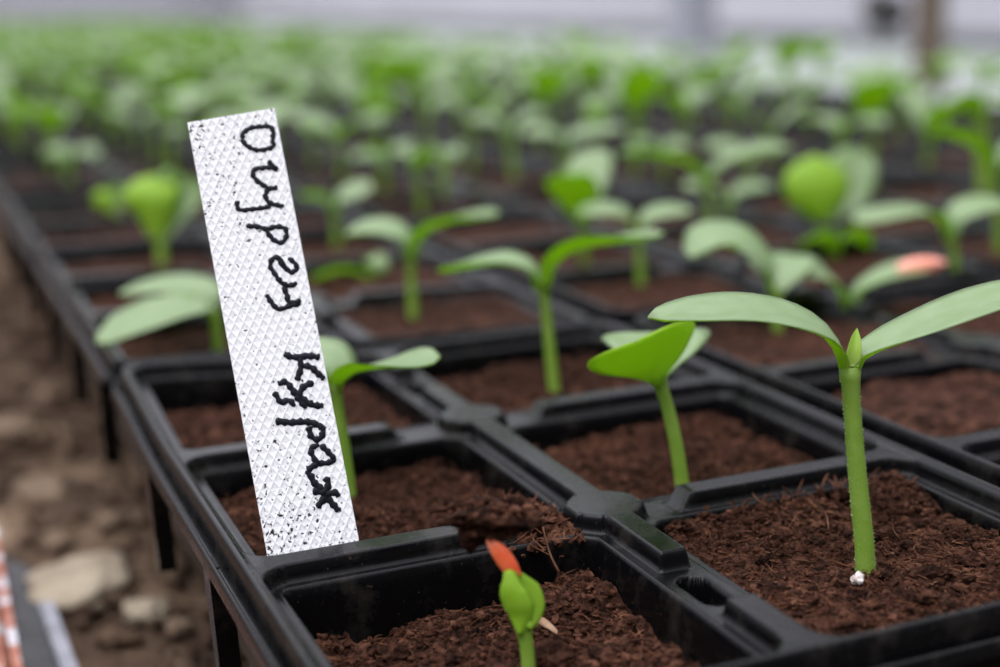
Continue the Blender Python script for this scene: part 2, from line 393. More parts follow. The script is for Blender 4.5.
# ------------------------------------------------------------------ plants
WT = [0, .06, .14, .25, .38, .52, .66, .78, .88, .95, .985, 1]
WV = [.14, .22, .42, .70, .89, 1.0, 1.0, .92, .74, .48, .26, .04]
def leaf(spine, W, side, roll=(0, 0), cup=.12, thick=.012, nl=18, nw=8, wt=None, wv=None, face=UP):
    """closed, thin two-faced leaf; material 0 = upper face, 1 = under face"""
    sp = catmull(spine, nl); V = []; n1 = nw+1
    tm_ = (sp[nl*3//4]-sp[nl//2]).normalized(); sg = 1 if tm_.cross(side).dot(face) >= 0 else -1
    top = []; bot = []
    for j, p in enumerate(sp):
        t = j/nl; tg = (sp[min(j+1, nl)]-sp[max(j-1, 0)]).normalized()
        s = (side - tg*side.dot(tg)).normalized()
        a = (roll[0]+(roll[1]-roll[0])*t)*sg
        s = Matrix.Rotation(a, 3, tg) @ s
        nrm = tg.cross(s)*sg
        w = W*.5*np.interp(t, wt or WT, wv or WV)
        rt = []; rb = []
        for q in range(n1):
            u = -1+2*q/nw
            base = p + s*(u*w) + nrm*(cup*w*(u*u) - .10*w*math.exp(-(u/.12)**2)*(.3 if t > .05 else 0))
            th = thick*(1-abs(u)**3)*(1 if t < .97 else .4) + thick*1.6*(1-u*u)*max(0, 1-t/.25)
            V.append(base); rt.append(len(V)-1)
            if 0 < q < nw: V.append(base-nrm*th); rb.append(len(V)-1)
            else: rb.append(rt[-1])
        top.append(rt); bot.append(rb)
    Fs = []; I = []
    for j in range(nl):
        for q in range(nw):
            f = (top[j][q], top[j+1][q], top[j+1][q+1], top[j][q+1]); g = (bot[j][q], bot[j][q+1], bot[j+1][q+1], bot[j+1][q])
            if sg < 0: f = f[::-1]; g = g[::-1]
            Fs += [f, g]; I += [0, 1]
    Fs.append(tuple(bot[0][q] for q in range(nw, -1, -1)) + tuple(top[0][q] for q in range(1, nw))); I.append(1)
    Fs.append(tuple(top[nl][q] for q in range(nw, -1, -1)) + tuple(bot[nl][q] for q in range(1, nw))); I.append(0)
    return V, Fs, I
LM = [M['leaf_top'], M['leaf_under']]
def add_leaf(root, base, *a, name='cotyledon', mats=None, **k):
    V, Fs, I = leaf(*a, **k); b = MB(); b.V = V; b.F = Fs; b.I = I
    return b.build(name, mats or LM, root, base)
GS = 'cucumber seedlings growing in the tray cells'
used = set(); heroes = []
def seedling(label, stem, leaves, soilz=-.11, rad=.022, D=None, name='cucumber_seedling', mats=None, cell=None):
    """stem: pixels from the soil upwards; leaves: (pixels with depth offset, width, side angle, roll0, roll1, cup)"""
    base = on(stem[0][0], stem[0][1], soilz) if D is None else at(stem[0][0], stem[0][1], D)
    D = depth(base); k = cell or cell_of(base); used.add(k)
    root = empty(name, base); tag(root, label, 'seedling', GS)
    pts = [at(x, y, D) for x, y in stem]; zb = zsoil(pts[0])-.06
    if pts[0].z > zb: pts = [pts[0]+(pts[0]-pts[1]).normalized()*((pts[0].z-zb))] + pts
    sp = catmull(pts, 16); b = MB(); n = len(sp)
    b.tube(sp, [rad*(1.12-.22*q/(n-1)+(.34*max(0, (q/(n-1)-.84)/.16)**1.5)) for q in range(n)], 0, 14)
    b.build('stem', [M['stem']], root, base)
    for L in leaves:
        P, W, sa, r0_, r1_, cup = L[:6]
        side = sa if isinstance(sa, Vector) else fwh*math.cos(sa)+r0*math.sin(sa)
        add_leaf(root, base, [at(x, y, D+dd) for x, y, dd in P], W, side, (r0_, r1_), cup, face=L[6] if len(L) > 6 else UP, mats=mats, wt=L[7][0] if len(L) > 7 else None, wv=L[7][1] if len(L) > 7 else None)
    heroes.append((root, D)); return root, base, D
PI = math.pi
# the big sharp seedling
root, base, D = seedling('tall sharply seen seedling with hairy stem and two long spread leaves',
    [(866, 581), (864, 540), (858, 480), (853, 420), (850, 368)],
    [([(852, 380, 0), (848, 362, 0), (841, 347, 0), (826, 331, 0), (796, 317, -.01), (748, 309, -.03), (696, 311, -.05), (648, 317, -.06)], .30, 0, .10, .0, .05, UP, (WT, [.10, .17, .42, .78, .96, 1, 1, .92, .74, .48, .26, .04])),
     ([(849, 380, 0), (852, 364, 0), (860, 352, 0), (882, 340, 0), (925, 323, 0), (980, 302, .01), (1030, 287, .02), (1066, 278, .03)], .27, 0, .02, .0, .05, UP, (WT, [.12, .20, .40, .66, .85, .97, 1.0, .93, .74, .48, .26, .04]))], rad=.0235)
add_leaf(root, base, [at(852, 366, D-.02), at(853, 352, D-.025), at(855, 340, D-.02), at(857, 328, D-.01)], .042, r0, (0, 0), .8, .008, name='true_leaf', mats=[M['bud'], M['bud']],
         wt=[0, .3, .7, 1], wv=[.7, 1, .6, .05], face=-fwh)
hb = MB(); stem_px = [(866, 576), (864, 540), (858, 480), (853, 420), (850, 372)]
sp = catmull([at(x, y, D) for x, y in stem_px], 40); random.seed(3)
for q in range(1100):
    t = random.random()*39.99; i = int(t); p = sp[i].lerp(sp[i+1], t-i); a = random.uniform(0, 2*PI)
    d = (cr*math.cos(a)+fwh*math.sin(a)).normalized(); d2 = (d+UP*random.uniform(-.4, .3)).normalized(); rr = .0235*(1.10-.2*t/40)
    q0 = p+d*rr*.95; hb.tube([q0, q0+d2*random.uniform(.003, .006)], [.0009, .0004], 0, 3, cap=False)
o = hb.build('stem_hair', [M['hair']], root, base); o['kind'] = 'stuff'

# the seedling in front, still folded inside its seed coat
k0 = (0, 0, 0, 0)
b0 = on(530, 686, -.20); D0 = depth(b0); used.add(k0)
root = empty('cucumber_seedling', b0); tag(root, 'sprouting seedling with folded leaves still capped by an orange seed coat', 'seedling', GS)
b = MB(); sp = catmull([at(533, 715, D0), at(530, 686, D0), at(527, 650, D0), at(523, 622, D0)], 14)
b.tube(sp, [.0165]*10+[.0165, .017, .018, .020, .023], 0, 14); b.build('stem', [M['stem']], root, b0)
wt2, wv2 = [0, .12, .35, .6, .8, 1], [.40, .70, 1.02, .95, .62, .34]
add_leaf(root, b0, [at(523, 628, D0), at(517, 608, D0-.018), at(511, 590, D0-.022), at(510, 580, D0-.018), at(508, 570, D0-.01)], .080, (r0*.93-fwh*.35).normalized(), (0, 0), .30, .012, wt=wt2, wv=wv2, face=fwh)
add_leaf(root, b0, [at(524, 628, D0), at(529, 612, D0+.012), at(527, 595, D0+.015), at(520, 583, D0+.012), at(512, 572, D0+.008)], .068, (r0*.85+fwh*.5).normalized(), (0, 0), -.5, .012, wt=wt2, wv=wv2, face=fwh)
b = MB(); sp = catmull([at(517, 580, D0-.012), at(509, 567, D0-.012), at(500, 553, D0-.006), at(492, 543, D0), at(488, 536, D0)], 16)
V0 = len(b.V); b.tube(sp, [.004+.0185*math.sin(PI*min(1, (q+2.6)/19))**.8 if q < 16 else .004 for q in range(17)], 0, 16)
cm = at(502, 557, D0)                                         # flattened like a seed
b.V = [tuple(Vector(v)-fwh*((Vector(v)-cm).dot(fwh)*.45)) for v in b.V]
b.build('seed_coat', [M['coat']], root, b0)

seedling('seedling in front of the middle ridge with cupped leaves folded upward',
    [(684, 500), (678, 455), (669, 412), (658, 376)],
    [([(657, 382, 0), (652, 366, -.03), (646, 355, -.08), (640, 347, -.14), (635, 341, -.20)], .34, (r0+UP*.36).normalized(), 0, .0, .12, fwh+UP),
     ([(657, 382, 0), (657, 362, .03), (657, 348, .10), (656, 339, .20), (655, 332, .32)], .34, (r0+UP*.05).normalized(), 0, 0, .12)], rad=.0205)
seedling('seedling right behind the white plant label, one pale leaf stretched right',
    [(349, 492), (344, 450), (338, 410), (334, 384)],
    [([(333, 390, 0), (340, 374, 0), (362, 366, 0), (392, 362, -.02), (420, 359, -.03), (440, 356, -.03)], .30, 0, -.50, .10, .06),
     ([(333, 390, 0), (330, 372, .02), (318, 360, .06), (300, 354, .1), (282, 352, .12)], .32, 0, .10, .10, .1)], rad=.021)
seedling('slender seedling behind the middle ridge, wide leaves like a gull',
    [(554, 389), (550, 350), (546, 312), (542, 284)],
    [([(541, 290, 0), (534, 270, 0), (512, 260, 0), (486, 261, .0), (460, 266, 0), (437, 270, 0)], .34, 0, .12, -.22, .08),
     ([(543, 290, 0), (551, 262, 0), (576, 246, 0), (608, 240, 0), (640, 236, 0), (664, 232, 0)], .36, 0, -.52, .0, .06)], rad=.021)
seedling('seedling in the second tray row with a straight stem and lifted right leaf',
    [(414, 327), (412, 295), (410, 255)],
    [([(409, 258, 0), (404, 238, 0), (386, 229, 0), (364, 229, 0), (345, 234, 0)], .33, 0, .20, .0, .1),
     ([(411, 258, 0), (418, 236, 0), (444, 221, 0), (472, 216, 0), (500, 212, 0)], .33, 0, -.40, .05, .08)])
seedling('seedling half hidden left of the white label, two broad leaves reaching left',
    [(219, 360), (217, 335), (214, 310)],
    [([(213, 314, 0), (204, 302, -.05), (170, 309, -.2), (130, 326, -.35), (97, 343, -.42)], .40, -.15, .10, .12, .05),
     ([(213, 314, 0), (205, 295, .05), (180, 286, .15), (150, 286, .2), (120, 292, .22)], .36, .1, .05, .05, .05)])
seedling('bright goblet shaped seedling with both leaves held upright left of the label',
    [(163, 274), (161, 250), (159, 232)],
    [([(158, 240, 0), (155, 215, -.03), (151, 195, -.03), (146, 177, .05)], .34, PI/2, 0, 0, .3, fwh, ([0, .3, .6, .85, 1], [.25, .6, .92, 1.05, .75])),
     ([(161, 240, 0), (170, 215, .04), (180, 195, .06), (188, 176, .06)], .32, PI/2, 0, 0, .3, -fwh, ([0, .3, .6, .85, 1], [.25, .6, .9, 1, .7]))], rad=.030)
seedling('small yellowish curled seedling near the left tray edge',
    [(126, 234), (119, 218), (112, 208)],
    [([(113, 212, 0), (106, 204, -.02), (103, 196, -.02), (107, 189, 0)], .16, PI/2, 0, 0, .4, fwh),
     ([(113, 212, 0), (118, 202, .02), (116, 194, .02), (110, 190, .02)], .15, PI/2, 0, 0, .4, -fwh)], rad=.02)
seedling('seedling touching the right edge of the label, one pale rounded leaf',
    [(338, 252), (336, 228), (335, 210)],
    [([(335, 214, 0), (340, 199, 0), (352, 192, 0), (364, 188, 0), (373, 187, 0)], .36, 0, .18, .18, .05),
     ([(335, 214, 0), (328, 200, 0), (318, 196, 0), (308, 195, 0), (300, 196, 0)], .28, 0, -.4, -.2, .05)], rad=.024)
seedling('small bent seedling with a yellow curled tip low behind the label',
    [(366, 290), (368, 280), (369, 274)],
    [([(368, 276, 0), (358, 270, 0), (342, 269, -.02), (326, 273, -.03), (311, 278, -.03)], .22, 0, -.3, -.25, .05),
     ([(369, 276, 0), (374, 268, 0), (373, 262, .02), (366, 263, .03)], .16, .6, 0, 0, .4)], rad=.022)
seedling('seedling left of the tray gap with two flat round pale leaves',
    [(641, 292), (640, 262), (637, 230)],
    [([(636, 234, 0), (630, 217, 0), (614, 210, 0), (596, 210, 0), (577, 213, 0)], .36, 0, .08, .05, .05),
     ([(638, 234, 0), (645, 219, 0), (660, 212, 0), (677, 210, 0), (692, 210, 0)], .32, 0, .08, .05, .05)])
seedling('seedling with a pale arched leaf just left of the pink seed coat seedling',
    [(779, 347), (777, 315), (776, 288)],
    [([(775, 294, 0), (770, 270, 0), (750, 246, 0), (725, 238, 0), (706, 243, -.03), (691, 257, -.05)], .40, 0, .30, .10, .08),
     ([(777, 294, 0), (780, 274, .08), (783, 262, .22), (786, 256, .38)], .30, PI/2, 0, 0, .1)])
seedling('short seedling bent into a green arch just below the paddle leaf', [(836, 266), (835, 258), (834, 250)],
    [([(834, 254, 0), (842, 238, 0), (852, 234, 0), (862, 239, 0), (871, 247, 0)], .30, 0, -.35, -.25, .1), ([(834, 254, 0), (828, 240, 0), (818, 236, 0), (808, 240, 0), (799, 246, 0)], .30, 0, -.35, -.25, .1)], rad=.026)
r_, b_, d_ = seedling('seedling with a pink seed coat still clinging to its right leaf tip',
    [(849, 327), (849, 312), (849, 304)],
    [([(848, 308, 0), (843, 290, 0), (822, 272, 0), (796, 266, .02), (765, 257, .04)], .54, 0, .03, .05, .03),
     ([(850, 308, 0), (857, 291, 0), (877, 279, 0), (903, 270, 0), (930, 266, 0)], .30, 0, -.20, .12, .08)], cell=(1, 0, 1, 2))
b = MB(); b.tube(catmull([at(898, 271, d_-.01), at(910, 268, d_-.01), at(925, 266, d_-.01), at(938, 264, d_-.01), at(946, 263, d_-.01)], 14), [.010+.033*math.sin(PI*min(1, (q+2)/15.5))**.7 for q in range(15)], 0, 14)
b.V = [(v[0], v[1], v[2]) for v in b.V]; tag(b.build('seed_coat', [M['coat_pale']], r_, b_))
seedling('small seedling in the middle distance with a short pair of level leaves',
    [(729, 230), (728, 215), (727, 203)],
    [([(726, 207, 0), (720, 192, 0), (708, 187, 0), (695, 185, 0), (683, 186, 0)], .36, 0, .05, .05, .05), ([(728, 207, 0), (735, 193, 0), (746, 188, 0), (760, 186, 0), (773, 186, 0)], .30, 0, .05, .05, .05)], rad=.026)
seedling('bright seedling with one round leaf standing upright like a paddle',
    [(823, 237), (822, 228), (821, 220)],
    [([(822, 226, 0), (821, 205, -.05), (818, 180, -.05), (814, 155, .02)], .42, PI/2, 0, 0, .3, fwh),
     ([(823, 226, 0), (840, 200, .1), (852, 172, .15), (862, 148, .2)], .34, PI/2, 0, 0, .1, -fwh)], rad=.028)
seedling('seedling at the right side with gull-winged leaves, left one level',
    [(958, 292), (955, 262), (951, 236)],
    [([(950, 240, 0), (943, 220, 0), (924, 211, 0), (890, 214, 0), (853, 222, 0)], .36, 0, -.1, .10, .08),
     ([(952, 240, 0), (957, 218, 0), (972, 207, 0), (992, 203, 0), (1014, 204, 0)], .36, 0, .12, .05, .05)])
seedling('tall thick-stemmed seedling at the right edge of the bed',
    [(986, 198), (984, 160), (981, 118)],
    [([(980, 122, 0), (972, 104, 0), (958, 98, 0), (944, 104, 0)], .40, 0, -.3, -.2, .05), ([(982, 122, 0), (990, 102, 0), (1004, 96, 0), (1020, 100, 0)], .40, 0, -.3, .05, .05)], rad=.055, cell=(2, 1, 1, 2))
for lab, stem, L, R, D_ in [
    ('seedling with two broad pale leaves left of the brown gap in mid bed', [(564, 202), (563, 175), (562, 152)], [(560, 138), (545, 131), (522, 133)], [(573, 137), (592, 130), (624, 127)], None),
    ('blurred seedling with a thick pale stem beside the broad pale leaves', [(515, 184), (512, 160), (510, 142)], [(502, 125), (488, 118), (468, 121)], [(518, 124), (532, 114), (545, 112)], None),
    ('short bright green seedling with a tight upright leaf pair', [(443, 207), (443, 190), (443, 174)], [(438, 160), (432, 150), (427, 142)], [(450, 160), (457, 150), (463, 141)], None),
    ('pale seedling at the far left beyond the goblet shaped seedling', [(70, 192), (69, 178), (68, 164)], [(63, 154), (54, 150), (43, 152)], [(74, 154), (84, 150), (99, 154)], None),
    ('blurred seedling above the rounded leaf beside the label', [(385, 197), (384, 180), (383, 167)], [(377, 157), (366, 154), (350, 158)], [(390, 154), (400, 148), (413, 142)], None),
    ('blurred seedling with small flat leaves in the middle right', [(665, 189), (664, 172), (662, 158)], [(655, 146), (646, 141), (629, 142)], [(668, 148), (678, 144), (692, 146)], None),
    ('blurred seedling with wide pale leaves behind the paddle leaf', [(752, 202), (750, 180), (748, 162)], [(742, 150), (730, 145), (704, 147)], [(753, 152), (765, 148), (777, 152)], None)]:
    seedling(lab, stem, [([(stem[-1][0], stem[-1][1]+4, 0)] + [(x, y, 0) for x, y in L], .40, 0, .1, .1, .06), ([(stem[-1][0], stem[-1][1]+4, 0)] + [(x, y, 0) for x, y in R], .40, 0, .1, .1, .06)], rad=.030)

# the many further seedlings: a few kinds, copied with their parts
protos = []
for q in range(7):
    random.seed(40+q)
    h = random.uniform(.24, .46); L = random.uniform(.34, .46); W = random.uniform(.29, .37); up = [.10, .02, .18, .30, .05, .12, .22][q]
    t = MB(); lean = random.uniform(-.06, .06)
    sp = catmull([(0, 0, -.10), (lean*.3, 0, h*.4), (lean, 0, h)], 8); t.tube(sp, [.030-.008*x/8 for x in range(9)], 0, 8)
    parts = [mesh('stem', t.V, t.F, [M['stem']])]
    for sgn in (-1, 1):
        l2 = L*random.uniform(.85, 1.1); dz = up*random.uniform(.6, 1.2)
        P = [(lean, 0, h-.02), (lean+sgn*.03, 0, h+.06), (lean+sgn*l2*.3, 0, h+.10+dz*.3), (lean+sgn*l2*.7, 0, h+.11+dz*.7), (lean+sgn*l2, 0, h+.08+dz)]
        V, Fs, I = leaf([Vector(p) for p in P], W, Vector((0, 1, 0)), (random.uniform(-.15, .15), random.uniform(-.2, .2)), .10, .014, 10, 6)
        parts.append(mesh('cotyledon', V, Fs, LM, I))
    protos.append(parts)
random.seed(11)
GEN = 'blurred seedling with a pair of pale green leaves in the far rows of the bed'
count = len(heroes)+1; far = MB()
cells = [(c, r, i, j) for r in range(NR) for j in range(3) for c in range(5) for i in (0, 1)]
for k in cells:
    c, r, i, j = k
    if k in used: continue
    if r == 0 and c == 0: continue
    ux = random.uniform(-.13, .13); uy = random.uniform(-.13, .13); an = random.uniform(0, 2*PI); scl = random.uniform(.85, 1.25); pr = random.randrange(7); tl = random.uniform(-.1, .1)
    if c == 0 and i == 0 and (r == 2 or (r == 1 and j == 1)): continue
    if r < 3 and random.random() < .12: continue
    p = Vector((c*PX+(-.5175 if i == 0 else .5175)+ux, r*PY+j+.5+uy, 0)); p.z = soil_z(k, p.x, p.y, ux/.4, uy/.4)
    if r == 0 and (c == 1 or (c >= 2 and j < 2)): continue          # these stand outside the picture
    if count < 300:
        e = empty('cucumber_seedling', p); e.rotation_euler = (tl, 0, an); e.scale = (scl,)*3
        tag(e, GEN, 'seedling', GS); count += 1
        for me in protos[pr]: obj(me.name.split('.')[0], me, e)
    else:
        Mx = Matrix.Translation(p) @ Matrix.Rotation(an, 4, 'Z') @ Matrix.Scale(scl, 4)
        for w, me in enumerate(protos[pr]):
            far.add([Mx @ (v.co/S) for v in me.vertices], [tuple(f.vertices) for f in me.polygons], 0); n_ = len(me.polygons)
            far.I[-n_:] = [2]*n_ if w == 0 else [f.material_index for f in me.polygons]
if far.V: tag(far.build('seedling_leaves', LM+[M['stem']]), 'mass of pale green seedlings at the farthest end of the bed', 'seedlings', None, 'stuff')

# ------------------------------------------------------------------ plant label with handwriting
DB, DT = (3.81, 3.87), (3.99, 4.05)
BL, BR, TL, TR = at(266.5, 551, DB[0]), at(358.5, 538, DB[1]), at(187.5, 122.5, DT[0]), None
_N = (BR-BL).cross(TL-BL).normalized(); _r = ray(274.5, 108); TR = CP + _r*((BL-CP).dot(_N)/_r.dot(_N))
def quad(u, v): return (BL*(1-u)+BR*u)*(1-v) + (TL*(1-u)+TR*u)*v
LN = (BR-BL).cross(TL-BL).normalized()          # away from the label's back
if LN.dot(fw) > 0: LN = -LN                      # LN faces the viewer
TH = .012
V = []; Fs = []; UV = {}
nu, nv = 8, 30; v0, v1 = -.16, 1.0
for side in (0, 1):
    for a in range(nv+1):
        for d in range(nu+1): V.append(quad(d/nu, v0+(v1-v0)*a/nv) - LN*(TH*side))
n1 = (nu+1)*(nv+1)
for a in range(nv):
    for d in range(nu):
        q = a*(nu+1)+d; Fs += [(q, q+1, q+nu+2, q+nu+1), (n1+q, n1+q+nu+1, n1+q+nu+2, n1+q+1)]
per = [d for d in range(nu+1)] + [a*(nu+1)+nu for a in range(1, nv+1)] + [nv*(nu+1)+d for d in range(nu-1, -1, -1)] + [a*(nu+1) for a in range(nv-1, 0, -1)]
for q in range(len(per)): a, d = per[q], per[(q+1) % len(per)]; Fs.append((a, a+n1, d+n1, d))
lb = BL*.5+BR*.5; lb = lb + (lb-(TL+TR)*.5)*.14
me = mesh('plant_label', [v-lb for v in V], Fs, [M['label']], smooth=False)
uvl = me.uv_layers.new(name='UVMap')
for p in me.polygons:
    for li in p.loop_indices:
        vi = me.loops[li].vertex_index % n1; a, d = divmod(vi, nu+1); uvl.data[li].uv = (d/nu, v0+(v1-v0)*a/nv)
lab = obj('plant_label', me, None, lb); tag(lab, 'white embossed plastic plant label with handwriting, stuck in the soil', 'plant label')
lt = lambda pts, ox, oy, s: [(ox+x/s, oy+y/s) for x, y in pts]
Z1 = lambda *p: lt(p, 180, 100, 5.558); Z2 = lambda *p: lt(p, 200, 200, 5.558); Z3 = lambda *p: lt(p, 230, 310, 5.558); Z4 = lambda *p: lt(p, 250, 420, 4.767)
STR = [
 (Z1((345, 215), (350, 185), (375, 165), (400, 153), (445, 148), (490, 146), (512, 160), (518, 190), (515, 225), (520, 255), (490, 270), (440, 279), (395, 268), (358, 240), (345, 212)), 3.9),
 (Z1((492, 335), (508, 360), (540, 385)), 4.2), (Z1((545, 388), (500, 375), (460, 378), (418, 385), (405, 415), (430, 450), (470, 478), (500, 492), (542, 486)), 4.3),
 (Z1((485, 495), (475, 535), (495, 568), (530, 582), (578, 590)), 4.2), (Z1((505, 592), (440, 602), (390, 608), (340, 612), (318, 595), (320, 560)), 3.8),
 (Z2((255, 145), (315, 148), (370, 160), (425, 148), (472, 158), (480, 200), (455, 236), (415, 225), (385, 195), (368, 165)), 4.2),
 (Z2((490, 322), (520, 345), (538, 378), (508, 402), (472, 372), (440, 325), (405, 325), (390, 365), (412, 405), (445, 450), (485, 475), (520, 470), (538, 458)), 4.2), (Z2((440, 320), (450, 355), (490, 395)), 3.8),
 (Z2((462, 480), (482, 525), (498, 570), (562, 560)), 4.4), (Z2((560, 575), (500, 588), (440, 606), (405, 580), (368, 525)), 4.2),
 (Z3((300, 243), (350, 262), (430, 256), (500, 262)), 5.4), (Z3((385, 265), (395, 315), (372, 392)), 5.2), (Z3((395, 305), (450, 318), (480, 345), (525, 385)), 5.2),
 (Z3((265, 410), (310, 402), (345, 440), (378, 490), (425, 545)), 5.2), (Z3((465, 402), (412, 425), (388, 470), (430, 512), (475, 530), (520, 532)), 5.2), (Z3((245, 455), (285, 515), (325, 500), (362, 535)), 4.6),
 (Z4((120, 5), (190, 12), (250, 8), (300, 15), (345, 40), (340, 80), (315, 92), (290, 75), (280, 30)), 5.4),
 (Z4((330, 118), (292, 135), (300, 175), (330, 205), (385, 200), (398, 185), (370, 150), (335, 118)), 4.8), (Z4((335, 200), (310, 215), (272, 240)), 5),
 (Z4((270, 240), (295, 275), (308, 300), (340, 330), (372, 375), (425, 435)), 5.6), (Z4((320, 418), (350, 378), (380, 350), (410, 348), (425, 365)), 5.4), (Z4((362, 272), (372, 310), (350, 345), (298, 335)), 5.6)]
Nq = (BR-BL).cross(TL-BL).normalized()
if Nq.dot(fw) > 0: Nq = -Nq
def onlabel(px, py):
    r = ray(px, py); t = (BL-CP).dot(Nq)/r.dot(Nq); return CP+r*t
b = MB(); random.seed(2)
for pts, wd in STR:
    P = [onlabel(*p) for p in pts]; L = sum((P[i+1]-P[i]).length for i in range(len(P)-1)); n = max(8, int(L/.004))
    sp = catmull(P, n); V = []; Fs = []; ph = random.uniform(0, 6)
    for j, p in enumerate(sp):
        tg = (sp[min(j+1, n)]-sp[max(j-1, 0)]).normalized(); sd = tg.cross(LN).normalized()
        hw = wd*1.55/F*3.9*.5*(.80+.15*math.sin(j*.004*2*PI/.020+ph)+.12*noise.noise(p*70))
        if j in (0, n): hw *= .5
        off = sd*(.0009*math.sin(j*.004*2*PI/.017+ph*2))
        V += [p+off-sd*hw+LN*.0006, p+off-sd*hw*.7+LN*.0024, p+off+sd*hw*.7+LN*.0024, p+off+sd*hw+LN*.0006]
    for j in range(n):
        for q in range(3): a = j*4+q; Fs.append((a, a+1, a+5, a+4))
    b.add(V, Fs)
b.build('handwriting', [M['ink']], lab, lb)['label'] = 'black handwritten marker lettering'

# ------------------------------------------------------------------ small loose things on the soil
b = MB(); random.seed(21)
cc = at(497, 517, 3.42)
def blob(b, c, s, stretch=(1, 1, 1), i=0, src=ICO4, amp=.5):
    o = Vector((random.uniform(-9, 9),)*3); V = []
    for v in src[0]:
        f = s*(1+amp*noise.noise(v*1.3+o)+.35*amp*noise.noise(v*4+o)+.22*amp*noise.noise(v*11+o)); w = cr*(v.x*stretch[0])+fwh*(v.y*stretch[1])+UP*(v.z*stretch[2]); V.append(c+w*f)
    b.add(V, src[1], i)
blob(b, cc, .066, (1.35, 1.0, .55), amp=.8); blob(b, at(470, 532, 3.42), .034, (.9, .8, 1.0), src=ICO3, amp=.9); blob(b, at(480, 524, 3.42), .024, (1.3, .8, .8), src=ICO3); blob(b, at(520, 508, 3.44), .028, (1, .9, 1.1), src=ICO3)
for q in range(90):
    a = random.uniform(0, 2*PI); p = cc + cr*(.10*math.cos(a)*random.random()**.4) + UP*(.035*math.sin(a)) + fwh*random.uniform(-.05, .05); crumb(b, p, .005+.010*random.random()**2, 1)
    if q % 2: fibre(b, p, .03+.04*random.random(), .0022, 2, 1.2)
tag(b.build('soil_clod', SM, None, (0, 0, 0)), 'dark ragged soil clod balanced on the orange seed coat', 'soil clod')
def small(name, mats, p, fn, label, cat):
    b = MB(); fn(b, p); tag(b.build(name, mats, None, p, True), label, cat)
def perl(b, p):
    for q in range(9): crumb(b, p+Vector((random.uniform(-.014, .014), random.uniform(-.014, .014), random.uniform(-.004, .012))), random.uniform(.006, .013), 0, .9, ICO2)
p = on(858, 588, -.098); p.z = zsoil(p)+.008
small('perlite_grain', [M['perlite']], p, perl, 'white crumbly perlite grain at the foot of the tall seedling', 'perlite')
p = on(545, 630, -.18); p.z = zsoil(p)+.015
def chip(b, p):
    d = (cr*.75 - UP*.35 - fwh*.25).normalized(); s = fwh*.6+UP*.5
    V = []
    for j in range(7):
        t = j/6; w = .013*math.sin(PI*(.12+.8*t))+.002; c = p+d*(.085*(t-.5))+UP*(.01*math.sin(t*PI))
        V += [c-s*w, c+s*w, c+s*w-UP*.005, c-s*w-UP*.005]
    Fs = [(0, 3, 2, 1), (24, 25, 26, 27)] + [(j*4+q, j*4+(q+1) % 4, j*4+4+(q+1) % 4, j*4+4+q) for j in range(6) for q in range(4)]
    b.add(V, Fs)
small('wood_chip', [M['chip']], p, chip, 'pale splinter of wood lying beside the orange capped sprout', 'wood chip')
p = at(549, 549, 3.62)
def hairf(b, p):
    sp = catmull([at(543, 527, 3.68), at(546, 540, 3.64), at(551, 556, 3.60), at(559, 572, 3.57)], 14); b.tube(sp, [.0022]*15, 0, 5)
small('root_fibre', [M['fibre']], p, hairf, 'thin pale root fibre hanging over the cell edge by the middle node', 'fibre')

# ------------------------------------------------------------------ the place around the trays
def plane(name, x0, x1, y0, y1, z, m, nx=1, ny=1, fz=None, label=None):
    V = []; Fs = []
    for a in range(ny+1):
        for d in range(nx+1):
            x = x0+(x1-x0)*d/nx; y = y0+(y1-y0)*a/ny; V.append((x, y, z+(fz(x, y) if fz else 0)))
    for a in range(ny):
        for d in range(nx): q = a*(nx+1)+d; Fs.append((q, q+1, q+nx+2, q+nx+1))
    o = obj(name, mesh(name, V, Fs, [m])); o['kind'] = 'structure'; return o
GZ = -1.05
plane('ground', -14, 10.2, -6, 170, GZ-.02, M['earth'], 160, 260, lambda x, y: .07*noise.noise(Vector((x*1.3, y*1.3, 0)))+.05*noise.noise(Vector((x*4, y*4, 3))) if y < 30 else 0)
plane('floor', 10.2, 60, -20, 170, GZ+.02, M['cover'])
# growing bench that carries the trays
b = MB()
for q in range(15): x = -.62+q*.73; b.box((x, 40, -.475), (.30, 43, .045))
root = empty('growing_bench', (2.2, 40, -1.05)); tag(root, 'long dark wooden slatted bench under the seedling trays', 'bench')
b.build('slatted_top', [M['wood']], root, (2.2, 40, -1.05), False)
for y in (-2, 8, 18, 28, 38, 48, 60, 72, 82):
    for x in (.3, 8.6):
        lg = MB(); lg.box((x, y, -.80), (.16, .16, .285)); lg.build('leg', [M['wood']], root, (2.2, 40, -1.05), False)
# stones on the bare earth at the left
GST = 'stones on the bare earth'
for lab, px, py, s, f in [('large pale flat stone on the earth left of the front tray', 78, 585, .215, .38), ('small tan stone between the large pale stone and the tray', 146, 612, .085, .6),
        ('tan pebble above the large pale stone', 57, 541, .062, .6), ('greyish stone at the left picture edge', 8, 432, .13, .6), ('elongated tan stone in the blurred earth', 45, 492, .15, .5), ('small brown pebble next to the tray leg', 112, 520, .07, .6),
        ('pale brown pebble below the small tan stone', 178, 626, .05, .6)]:
    p = on(px, py, GZ+.03); random.seed(px)
    b = MB(); o = Vector((px*.1, py*.1, 2)); V = []
    for v in ICO4[0]:
        g = Vector((v.x, v.y, math.copysign(abs(v.z)**.7, v.z))); ff = s*(1+.35*noise.noise(v*1.2+o)+.1*noise.noise(v*3.5+o)); V.append(p+Vector((g.x*ff*1.05, g.y*ff*1.25, g.z*ff*f)))
    b.add(V, ICO4[1]); tag(b.build('stone', [M['stone'] if px in (78, 146) else M['stone_brown']], None, p), lab, 'stone', GST)
